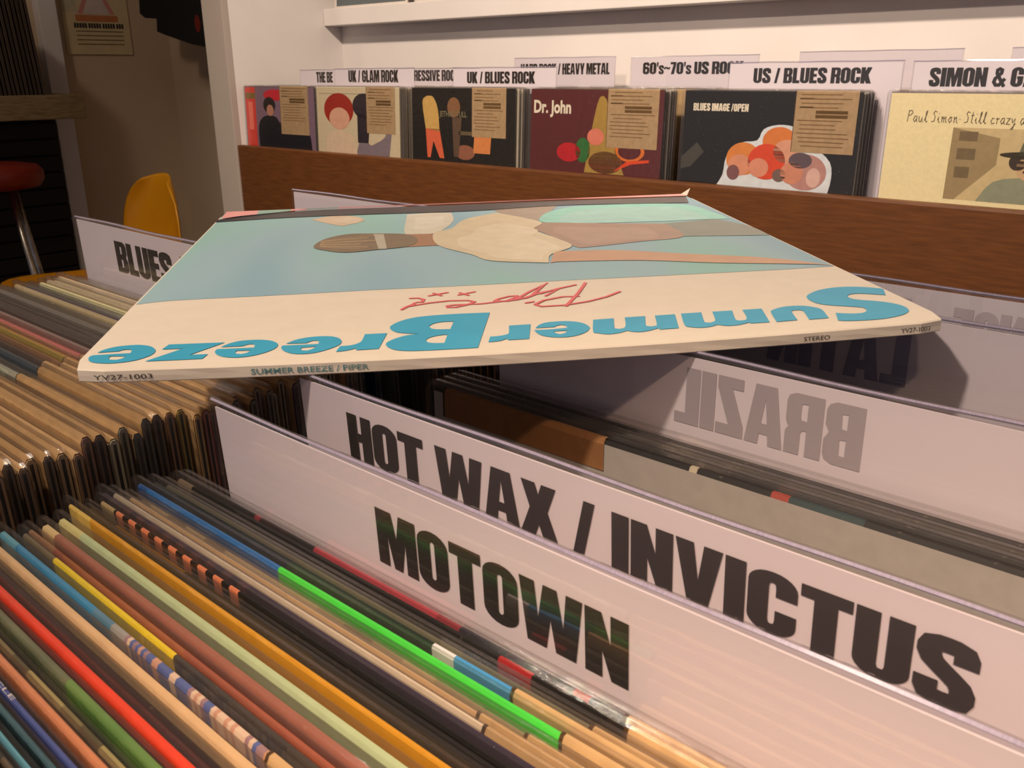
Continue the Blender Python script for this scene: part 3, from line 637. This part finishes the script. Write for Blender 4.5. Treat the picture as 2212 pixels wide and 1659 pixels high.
# printed picture: a lofted grid from the picture's lower border to the far edge
pb = mm(ART['photo'])
def vb(u):
    for (a, b), (c, d) in zip(pb, pb[1:]):
        if u <= c: return b+(d-b)*max(0, (u-a)/(c-a))
    return pb[-1][1]
PV, PF, PC = [], [], []
nu, nv = 48, 14
for i in range(nu+1):
    u = -LH+.0008+(2*LH-.0016)*i/nu
    for j in range(nv+1):
        v = vb(u)+(LH-.001-vb(u))*j/nv; PV.append(on_top(u, v, 0))
for i in range(nu):
    for j in range(nv):
        a = i*(nv+1)+j; PF.append((a, a+nv+1, a+nv+2, a+1))
def picture_mat():
    m, N, L, b = newmat('printed_picture'); b.inputs['Roughness'].default_value = .5; b.inputs['Specular IOR Level'].default_value = .3
    tc = N.new('ShaderNodeTexCoord'); mp = N.new('ShaderNodeMapping'); mp.inputs['Scale'].default_value = (9, 2.2, 1)
    nz = N.new('ShaderNodeTexNoise'); nz.inputs['Scale'].default_value = 1.6; nz.inputs['Detail'].default_value = 1
    rp = N.new('ShaderNodeValToRGB'); cr = rp.color_ramp
    cr.elements[0].position = .32; cr.elements[0].color = rgba((146, 186, 206))
    cr.elements[1].position = .72; cr.elements[1].color = rgba((156, 206, 200))
    k = cr.elements.new(.5); k.color = rgba((164, 198, 212))
    L.new(tc.outputs['Object'], mp.inputs[0]); L.new(mp.outputs[0], nz.inputs['Vector']); L.new(nz.outputs['Fac'], rp.inputs[0]); L.new(rp.outputs[0], b.inputs['Base Color'])
    return m
add('cover_picture', PV, PF, picture_mat(), hl)
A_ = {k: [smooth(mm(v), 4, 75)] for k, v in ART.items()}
art = [(A_['cloud'], (226, 204, 176), 1), (A_['glow'], (226, 222, 206), 1), (A_['shade'], (176, 160, 146), 1), (A_['pool'], (150, 228, 216), 1.4), (A_['back'], (172, 138, 120), 1.8), (A_['shorts'], (132, 142, 132), 1.8),
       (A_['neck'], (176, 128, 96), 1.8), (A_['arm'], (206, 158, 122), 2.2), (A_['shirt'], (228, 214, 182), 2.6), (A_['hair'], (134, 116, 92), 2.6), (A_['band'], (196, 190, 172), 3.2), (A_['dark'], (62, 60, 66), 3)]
def shift(k, dx, dy, s):
    P = mm(ART[k]); cx = sum(p[0] for p in P)/len(P); cy = sum(p[1] for p in P)/len(P)
    return [smooth([(cx+(x-cx)*s+dx, cy+(y-cy)*s+dy) for x, y in P], 4, 75)]
art += [(shift('shirt', .002, -.012, .72), (238, 226, 198), 2.8), (shift('back', 0, -.004, .7), (182, 150, 132), 2.0), (shift('pool', 0, -.004, .8), (168, 226, 222), 1.6), (shift('cloud', .004, -.001, .6), (232, 214, 190), 1.2), (shift('glow', 0, 0, .6), (234, 230, 216), 1.2)]
hs = mm(ART['hair'])
cx = sum(p[0] for p in hs)/len(hs); cy = sum(p[1] for p in hs)/len(hs)
for k in range(9):     # lighter strands
    f = -.8+k*.2
    a = (cx-.026, cy+f*.010); b = (cx-.004+.004*(k % 3), cy+f*.021)
    for q in stroke([a, ((a[0]+b[0])/2, (a[1]+b[1])/2+.002*f), b], .0016): art.append((q, (206, 176, 134) if k % 2 else (170, 146, 112), 3+.03*k))
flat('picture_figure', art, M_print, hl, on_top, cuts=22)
# pink strip along the far edge, a paper lip standing a little proud
lipV, lipF, lipC = [], [], []
dk = mm(ART['dark'][:7])
def vd(u):
    for (a, b), (c, d) in zip(dk, dk[1:]):
        if u <= c: return b+(d-b)*max(0, (u-a)/(c-a))
    return dk[-1][1]
for i in range(31):
    u = dk[0][0]+.002+(dk[-1][0]-dk[0][0]-.002)*i/30
    lipV += [(u, vd(u)+.0015, sag(u, vd(u))+.0010), (u, LH+.0012, sag(u, LH)+.0016)]
for i in range(30):
    lipF.append((2*i, 2*i+2, 2*i+3, 2*i+1)); lipC.append((160, 196, 186) if i in (2, 3, 5, 6) else (250, 178, 178))
add('pink_paper_edge', lipV, lipF, M_print, hl, colors=lipC)
add('curled_tip', [(LH-.006, LH-.001, .001), (LH-.001, LH-.002, .0008), (LH+.003, LH+.004, .005), (LH-.004, LH+.001, .0018)], [(0, 1, 2, 3)], M_cream, hl)
for k, g in enumerate(LETTERS):
    flat('title_letter', [([smooth(mm(c), 3, 42) for c in g], (0, 0, 0), 1)], M_blue, hl, on_top, cuts=4)
sg = []
for s in SIGN:
    P = mm(s)
    for q in stroke(P, .0015): sg.append((q, (0, 0, 0), 1+.008*len(sg)))
    for px, py in P: sg.append(([[(px+.00075*math.cos(k*1.0472), py+.00075*math.sin(k*1.0472)) for k in range(6)]], (0, 0, 0), 1+.008*len(sg)))
flat('signature', sg, M_red, hl, on_top)
def on_spine(u0): return lambda x, yy: (u0+x, -LH-.00075, sag(u0+x, -LH)-LT*.72+yy)
fontline('catalogue_number', 'YV27-1003', .0190, .0018, M_spineink, hl, on_spine(-.1500), .004)
fontline('catalogue_number', 'YV27-1003', .0115, .0018, M_spineink, hl, on_spine(.1385), .004)
fontline('spine_title', 'SUMMER BREEZE / PIPER', .0400, .0021, M_spineblue, hl, on_spine(-.0985), .016)
fontline('stereo_mark', 'STEREO', .0100, .0017, M_spineink, hl, on_spine(.1005), .004)

# ------------------------------------------------------------------ wall bin: front covers, rows behind, dividers
ZW, YW, SP = -.0335, 1.443, .3584
XW = [-2.303]+[-2.3354+SP*k for k in range(1, 6)]
def el(cx, cy, rx, ry, n=18, a=0):
    ca, sa = math.cos(math.radians(a)), math.sin(math.radians(a))
    return [(cx+rx*math.cos(k*6.28319/n)*ca-ry*math.sin(k*6.28319/n)*sa, cy+rx*math.cos(k*6.28319/n)*sa+ry*math.sin(k*6.28319/n)*ca) for k in range(n)]
def R_(x0, y0, x1, y1): return [(x0, y0), (x1, y0), (x1, y1), (x0, y1)]
H_ = HJ
prints = [
    # red side band and two dark-coated figures
    [([R_(.002, .002, .050, H_-.002)], (204, 44, 24), 0), ([R_(.004, .255, .05, .285)], (120, 92, 20), 1), ([R_(.016, .10, .036, .24)], (226, 110, 90), 1),
     ([el(.14, .275, .05, .028)], (190, 30, 50), 0), ([el(.115, .225, .028, .04)], (26, 20, 22), 1), ([el(.118, .20, .016, .028)], (176, 124, 104), 2), ([el(.20, .23, .022, .034)], (24, 20, 24), 1), ([el(.205, .19, .018, .03)], (190, 138, 112), 2),
     ([[(.06, .002), (.06, .12), (.09, .17), (.14, .17), (.16, .14), (.20, .17), (.25, .16), (.29, .10), (.30, .002)]], (16, 18, 26), 1)],
    # red-haired head beside a dark silhouette
    [([R_(.010, .286, .200, .288)], (120, 110, 96), 0), ([el(.088, .215, .058, .075)], (150, 36, 24), 1), ([el(.09, .175, .040, .05)], (206, 160, 136), 2), ([[(.03, .002), (.04, .10), (.09, .13), (.14, .10), (.16, .002)]], (206, 184, 160), 1),
     ([el(.185, .235, .042, .055)], (42, 34, 44), 1), ([[(.16, .07), (.16, .2), (.21, .2), (.20, .07)]], (42, 34, 44), 1), ([[(.15, .002), (.17, .10), (.21, .06), (.26, .10), (.275, .17), (.29, .16), (.275, .002)]], (124, 112, 122), 0)],
    # stage figures on black
    [([el(.06, .26, .016, .026)], (60, 50, 44), 0), ([[(.035, .26), (.05, .285), (.07, .28), (.085, .23), (.09, .14), (.045, .15)]], (196, 160, 92), 1), ([[(.045, .15), (.09, .15), (.105, .03), (.09, .03), (.07, .10), (.06, .03), (.05, .03)]], (206, 98, 66), 1),
     ([el(.135, .24, .02, .04)], (130, 92, 62), 1), ([[(.13, .2), (.16, .2), (.15, .04), (.135, .04)]], (90, 70, 56), 1), ([R_(.15, .13, .20, .145)], (96, 84, 60), 1), ([[(.195, .06), (.20, .17), (.25, .17), (.245, .06)]], (206, 130, 76), 1), ([el(.17, .06, .03, .03)], (140, 90, 70), 0)],
    # tower of golden shapes on maroon
    [([[(.14, .02), (.15, .12), (.16, .22), (.17, .285), (.18, .295), (.19, .27), (.195, .18), (.215, .10), (.235, .02)]], (160, 130, 62), 1), ([el(.165, .15, .02, .03)], (206, 120, 100), 2), ([el(.10, .09, .03, .035)], (176, 30, 40), 1), ([el(.135, .10, .018, .045)], (46, 104, 52), 1),
     ([el(.245, .105, .034, .036), el(.245, .105, .026, .028)], (206, 110, 40), 1), ([[(.21, .03), (.25, .06), (.29, .07), (.29, .08), (.24, .07)]], (206, 70, 36), 2), ([el(.19, .06, .04, .04)], (110, 60, 30), 1)],
    # cut-out cluster of painted heads with a pale outline on black
    [([[(.07, .002), (.085, .05), (.09, .11), (.115, .155), (.145, .165), (.155, .20), (.18, .215), (.21, .21), (.235, .18), (.25, .15), (.275, .11), (.28, .06), (.275, .002)]], (206, 214, 222), 0),
     ([el(.122, .105, .032, .052)], (206, 128, 62), 1), ([el(.116, .085, .022, .034)], (206, 140, 110), 2), ([el(.185, .165, .030, .044)], (206, 120, 56), 1), ([el(.165, .10, .034, .056)], (206, 70, 36), 2), ([el(.152, .08, .018, .030)], (206, 138, 112), 3), ([el(.20, .135, .024, .036)], (206, 150, 124), 2),
     ([el(.235, .075, .036, .055)], (176, 130, 124), 2), ([el(.212, .07, .02, .034)], (196, 132, 106), 3), ([el(.225, .11, .02, .024)], (90, 76, 84), 3), ([el(.25, .06, .012, .03)], (206, 170, 160), 3), ([el(.105, .06, .012, .024)], (120, 80, 80), 3), ([el(.19, .06, .012, .02)], (110, 90, 80), 3),
     ([[(.0, .10), (.03, .15), (.045, .12), (.02, .07), (.0, .06)]], (66, 64, 58), 0)],
    # cream cover with a small sepia street photograph
    [([R_(.095, .03, .30, .225)], (196, 178, 134), 0), ([[(.095, .225), (.095, .03), (.11, .03), (.16, .13), (.16, .20)]], (150, 132, 94), 1), ([R_(.105, .19, .13, .215)], (112, 96, 66), 2), ([R_(.105, .14, .13, .17)], (112, 96, 66), 2), ([R_(.105, .09, .125, .12)], (112, 96, 66), 2),
     ([[(.14, .03), (.16, .085), (.20, .10), (.24, .10), (.28, .085), (.30, .03)]], (136, 142, 120), 2), ([el(.21, .125, .024, .036)], (196, 164, 128), 3), ([el(.212, .158, .050, .010)], (66, 62, 52), 4), ([[(.186, .158), (.19, .19), (.205, .198), (.225, .196), (.236, .158)]], (110, 112, 94), 4), ([R_(.196, .112, .224, .118)], (60, 48, 38), 4), ([el(.188, .14, .012, .022)], (56, 46, 38), 3)],
]
coverinfo = [((120, 96, 116), 'plum coloured front cover with a red side band, leftmost in the wall bin', (60, 54, 60)),
             ((196, 184, 156), 'pale front cover with a red-haired head and a dark silhouette', (200, 190, 166)),
             ((22, 19, 17), 'black front cover with small stage figures under a square paper tag', (30, 27, 24)),
             ((84, 32, 34), 'maroon front cover with a golden tower and white title', (60, 30, 30)),
             ((18, 17, 18), 'black front cover with a cut-out cluster of painted heads', (26, 25, 26)),
             ((226, 214, 170), 'cream front cover with handwriting and a small sepia street photograph', (60, 40, 46))]
taginfo = [(.165, .29, .12), (.195, .30, .105), (.190, .29, .10), (.190, .305, .105), (.206, .310, .095), None]
M_white = mat('white_ink', (222, 214, 196), .5)
M_pen = mat('brown_pen', (86, 68, 48), .6)
for k in range(6):
    base, desc, sp = coverinfo[k]
    tg = taginfo[k]
    r = record(desc, XW[k], YW, ZW, sp, .0036, (tg[0], tg[1]) if tg else None, -2.0, 0, front=base, kf=tg[2] if tg else .09, klines=bool(tg), kc=(164, 138, 104), group='front covers in the wall bin')
    flat('cover_print', [([smooth(q, 3, 60) for q in s], cc, l) for s, cc, l in prints[k]], M_print, r, lambda x, yy, l: (x, -.0018-.00012*(1+l), .150+yy*.1635/HJ))
    pl = lambda x0, z0: (lambda x, yy: (x0+x, -.0022, z0+yy))
    if k == 2: fontline('cover_title', 'JETHRO TULL', .085, .012, mat('olive_ink', (120, 112, 84), .5), r, pl(.09, .255), .02)
    if k == 3: fontline('cover_title', 'Dr. John', .095, .024, M_white, r, pl(.008, .270), .035)
    if k == 4: flat('cover_title', [(q, (0, 0, 0), .02*n_) for n_, q in enumerate(lettering('BLUES IMAGE /OPEN', .106, .0125, .05))], M_white, r, lambda x, yy, l: (.018+x, -.0022-l*.0001, .281+yy))
    if k == 5:      # handwriting as pen strokes
        HW = {'P': [[(0, 0), (.12, 1)], [(.05, .95), (.4, 1), (.5, .8), (.3, .6), (.1, .55)]], 'a': [[(.35, .5), (.15, .5), (.02, .2), (.15, 0), (.3, .2), (.38, .5), (.33, .1), (.45, 0)]], 'u': [[(0, .5), (.05, .05), (.2, 0), (.35, .4), (.36, .05), (.48, 0)]], 'l': [[(0, .1), (.2, .8), (.22, 1), (.12, .9), (.1, .2), (.2, 0), (.3, .1)]],
              'S': [[(.5, .9), (.3, 1), (.15, .8), (.35, .5), (.3, .1), (.0, .05)]], 'i': [[(0, .2), (.1, .5), (.1, .05), (.25, 0)], [(.13, .75), (.15, .8)]], 'm': [[(0, .45), (.08, .5), (.08, 0)], [(.08, .3), (.25, .5), (.28, 0)], [(.28, .3), (.45, .5), (.48, .05), (.6, 0)]], 'o': [[(.2, .5), (.02, .25), (.15, 0), (.33, .2), (.22, .5), (.4, .45)]],
              'n': [[(0, .45), (.08, .5), (.08, 0)], [(.08, .3), (.28, .5), (.32, .05), (.45, 0)]], '.': [[(.05, .3), (.1, .34)]], 't': [[(.15, .95), (.08, .1), (.25, 0)], [(0, .65), (.3, .7)]], 'c': [[(.33, .45), (.15, .5), (.03, .2), (.15, 0), (.38, .1)]], 'r': [[(0, .4), (.1, .52), (.1, 0)], [(.1, .35), (.3, .5)]],
              'z': [[(0, .5), (.3, .5), (0, .02), (.36, .02)]], 'y': [[(0, .5), (.08, .15), (.3, .5), (.2, -.4), (.02, -.4), (.38, .1)]], 'f': [[(.4, .9), (.25, 1), (.1, -.4), (0, -.3), (.35, .3)]], 'e': [[(.02, .2), (.3, .35), (.2, .5), (.02, .2), (.2, 0), (.4, .15)]]}
        x = 0; sh = []; hh = .016
        for ch in 'Paul Simon. Still crazy after':
            if ch == ' ': x += .3; continue
            for s in HW[ch]:
                for q in stroke([((px+x)*hh*.86, py*hh) for px, py in s], .0009): sh.append((q, (0, 0, 0), 0))
            x += max(p[0] for s in HW[ch] for p in s)+.12
        flat('handwriting', sh, M_pen, r, lambda x, yy, l: (.028+x, -.0022, .273+yy))
    # rows behind the front cover
    base2 = ['plum', 'pale', 'black staged', 'maroon', 'black cut-out', 'cream'][k]
    nb = 7
    for j in range(nb):
        c = rs.choice([(176, 172, 166), (130, 126, 122), (90, 86, 84), (196, 188, 172), (150, 142, 132), (60, 56, 56)])
        record(f'{nth(j+1)} record edge packed behind the {base2} front cover', XW[k]+rs.uniform(0, .006), YW+.0062+j*.0049, ZW-.0015+rs.uniform(-.002, .001), c, .0032, None, -2.0, 0, group=f'records behind the {base2} cover')
    for j in range(3):
        record(f'{nth(j+1)} loose record deep behind the {base2} front stack', XW[k]+rs.uniform(0, .008), (1.525, 1.545, 1.635)[j], ZW-.001, rs.choice([(150, 120, 80), (96, 92, 88), (60, 56, 54), (176, 150, 110)]), .0036, None, -2.0, 0, group=f'records deep behind the {base2} cover')

wd = lambda lb, xl, y, zt, texts, w=.30: divider(lb, xl, y, zt, w, texts, -1.5, .32, thick=.002, name='genre_card')
wd('small card whose lettering starts THE BE, leftmost in the wall bin', -2.115, 1.494, .0075, [('THE BE', -2.044, -1.975, -.0245, .001)])
wd('genre card lettered UK / GLAM ROCK in the wall bin', -1.958, 1.487, .0095, [('UK / GLAM ROCK', -1.902, -1.715, -.0235, .0045)])
wd('genre card lettered PROGRESSIVE ROCK, half hidden in the wall bin', -1.845, 1.585, .0085, [('PROGRESSIVE ROCK', -1.860+.03, -1.61, -.0215, .0035)])
wd('genre card lettered UK / BLUES ROCK in the wall bin', -1.535, 1.490, .0085, [('UK / BLUES ROCK', -1.490, -1.293, -.025, -.001)])
wd('genre card lettered HARD ROCK / HEAVY METAL standing farther back in the wall bin', -1.556, 1.717, .0295, [('HARD ROCK / HEAVY METAL', -1.535, -1.272, -.0085, .0155)])
wd('genre card lettered for sixties to seventies US rock at the back of the wall bin', -1.197, 1.690, .0275, [("60's~70's US ROCK", -1.165, -.93, -.0085, .0150)])
wd('genre card lettered US / BLUES ROCK in the wall bin', -.848, 1.491, .0120, [('US / BLUES ROCK', -.800, -.597, -.0225, .0015)])
wd('genre card with a large ampersand, rightmost in the wall bin', -.535, 1.491, .0110, [('SIMON & GAR', -.509, -.345, -.0265, .0000)])
wd('blank clear card above the US / BLUES ROCK card at the back', -.845, 1.750, .0315, [])
wd('blank clear card at the right back corner of the wall bin', -.470, 1.750, .0315, [])

# two framed sleeves standing on the ledge
for k, (x, c) in enumerate([(-2.275, (92, 100, 104)), (-1.925, (70, 44, 36))]):
    r = empty('display_sleeve', (x, 1.745, .172), (math.radians(-4), 0, 0))
    tag(r, ['slate grey sleeve with white border on the white ledge', 'dark brown sleeve on the white ledge right of the grey one'][k], 'record', 'sleeves on the ledge')
    jacket('jacket', [(0, (214, 206, 198))], .004, r)
    flat('cover_print', [([R_(.010, .006, .306, .306)], c, 0)], M_print, r, lambda x, yy, l: (x, -.0022, yy))

# ------------------------------------------------------------------ the dim corner on the left
# weathered plank counter with dark slats below
XS = XL+.002
t_ = tag(empty('slatted_counter', (XS, 1.525, -CZ)), 'dark slatted counter under a thick weathered wooden top in the dim corner', 'counter')
box('top_plank', 0, .36, -2.4, -.008, CZ-.152, CZ-.068, M_slab, t_, .004)
box('carcass', 0, .04, -2.3, 0, .30, CZ-.152, M_dark, t_)
for k in range(10):
    z0 = .305+k*.0625
    o = box('slat', .041, .066, -2.3, -.004, z0, z0+.056, M_dark, t_, .003)
box('base_plank', 0, .17, -2.3, -.05, .0, .295, M_slab, t_, .003)
rz_ = 1.43
for k in range(14):
    c = rs.choice([(60, 52, 50), (40, 34, 34), (80, 68, 64), (30, 26, 28), (96, 88, 84)])
    r = empty('record_sleeve', (XS+.350, 1.385-k*.0145, -.068), (math.radians(-3.0), 0, math.radians(180)))
    r.location.y -= 0
    tag(r, f'dim dark record standing on the weathered counter top, {nth(k+1)} from the right end', 'record', 'records on the weathered counter')
    jacket('jacket', [(0, c)], .008, r)
# red stool
s_ = tag(empty('bar_stool', (-3.30, 1.085, -CZ)), 'bar stool with round red seat and steel legs', 'stool')
bm = bmesh.new(); rings = [(.10, .745), (.150, .753), (.165, .775), (.165, .801), (.150, .819), (.11, .826)]; n = 28; P = []
for rr, zz in rings: P.append([bm.verts.new((rr*math.cos(6.28319*k/n), rr*math.sin(6.28319*k/n), zz)) for k in range(n)])
for a, b in zip(P, P[1:]):
    for k in range(n): bm.faces.new((a[k], a[(k+1) % n], b[(k+1) % n], b[k]))
bm.faces.new(P[0][::-1]); bm.faces.new(P[-1]); bmobj('seat', bm, M_seat, s_, True)
for k in range(4):
    an = math.radians(20+90*k); bm = bmesh.new()
    tube(bm, (.085*math.cos(an), .085*math.sin(an), .747), (.20*math.cos(an), .20*math.sin(an), 0), .011); bmobj('leg', bm, M_chrome, s_, True)
bm = bmesh.new()
for k in range(28):
    a0, a1 = 6.28319*k/28, 6.28319*(k+1)/28
    tube(bm, (.155*math.cos(a0), .155*math.sin(a0), .28), (.155*math.cos(a1), .155*math.sin(a1), .28), .009, 8)
bmobj('foot_ring', bm, M_chrome, s_, True)
# yellow shell chair facing the counter end
c_ = tag(empty('shell_chair', (-2.86, 1.20, -CZ)), 'yellow moulded shell chair against the dim wall', 'chair')
prof = [(-.24, .425), (-.20, .445), (-.10, .440), (.02, .428), (.12, .428), (.18, .455), (.22, .52), (.245, .62), (.262, .72), (.272, .80)]
wid = [.17, .205, .215, .215, .205, .20, .20, .195, .175, .09]
bm = bmesh.new(); G_ = []; nc = 10
for (py, pz), ww in zip(prof, wid):
    row = []
    for k in range(nc+1):
        f = -1+2*k/nc; cu = .055*abs(f)**2.6
        back = min(1, max(0, (pz-.43)/.2))
        row.append(bm.verts.new((f*ww, py-cu*back, pz+cu*(1-back)-(.02*abs(f)**2 if pz > .75 else 0))))
    G_.append(row)
for a, b in zip(G_, G_[1:]):
    for k in range(nc): bm.faces.new((a[k], a[k+1], b[k+1], b[k]))
sh = bmobj('shell', bm, M_shell, c_, True)
mo = sh.modifiers.new('thickness', 'SOLIDIFY'); mo.thickness = .009
mo = sh.modifiers.new('smooth', 'SUBSURF'); mo.levels = mo.render_levels = 1
for sx in (-1, 1):
    for sy in (-1, 1):
        bm = bmesh.new(); tube(bm, (.10*sx, .10*sy, .418), (.20*sx, .21*sy, 0), .009); bmobj('leg', bm, M_chrome, c_, True)
bm = bmesh.new(); tube(bm, (-.10, -.10, .415), (-.10, .10, .415), .007); tube(bm, (.10, -.10, .415), (.10, .10, .415), .007); bmobj('under_frame', bm, M_chrome, c_, True)
# poster on the left wall
p_ = tag(empty('wall_poster', (XL+.004, 1.635, .075)), 'aged event poster on the dim left wall', 'poster')
add('paper', boxv(-.002, .002, 0, .265, 0, .40), BOXF, M_poster, p_, colors=[(206, 190, 150)]*6)
psh = [([R_(0, .24, .265, .40)], (206, 196, 184), 0), ([[(.06, .15), (.10, .23), (.17, .23), (.21, .15)]], (206, 140, 130), 1), ([[(.08, .15), (.11, .215), (.16, .215), (.19, .15)]], (206, 190, 180), 2), ([R_(.05, .122, .22, .146)], (190, 120, 76), 1)]
for k in range(4): psh.append(([R_(.045, .036+k*.016, .235, .040+k*.016)], (120, 102, 70), 1))
psh.append(([[(.0, .155), (.06, .155), (.05, .4), (.0, .4)]], (190, 180, 150), 1))
flat('poster_print', psh, M_poster, p_, lambda x, yy, l: (.0022+.0003*l, x, yy))
for k in range(9): pass
ptw = [([R_(.040+.0105*j+.004*(j//5), .098, .048+.0105*j+.004*(j//5), .116)], (50, 44, 34), 2) for j in range(18)]
flat('poster_headline', ptw, M_poster, p_, lambda x, yy, l: (.0022+.0003*l, x, yy))
# black T-shirt hung in the alcove corner
ts = tag(empty('hanging_shirt', (-3.60, 1.86, .045)), 'black T-shirt hanging on the wall near the grey end panel', 'shirt')
out = [(x*.91, z*.91) for x, z in [(-.03, .25), (-.04, .195), (.0, .175), (.10, .168), (.09, .118), (.17, .10), (.36, .062), (.62, .03), (.62, .62), (.50, .80), (.40, .78), (.30, .80), (.12, .72), (-.03, .40)]]
pts, tr = tess([[(x, z) for x, z in out]])
n = len(pts); SV = [(x, -.014, z) for x, z in pts]+[(x, .014, z) for x, z in pts]
SF = [t for t in tr]+[tuple(i+n for i in reversed(t)) for t in tr]+[(i, (i+1) % n, (i+1) % n+n, i+n) for i in range(n)]
add('cloth', SV, SF, M_cloth, ts)
bm = bmesh.new(); tube(bm, (.36, 0, .70), (.36, 0, 1.455), .003); tube(bm, (.12, 0, .655), (.36, 0, .72), .004); tube(bm, (.36, 0, .72), (.55, 0, .60), .004); bmobj('hanger', bm, M_chrome, ts)
flat('shirt_print', [([el(.385, .125, .02, .03)], (110, 24, 20), 0)], M_print, ts, lambda x, yy, l: (x, -.0146, yy))
bpy.context.view_layer.update()
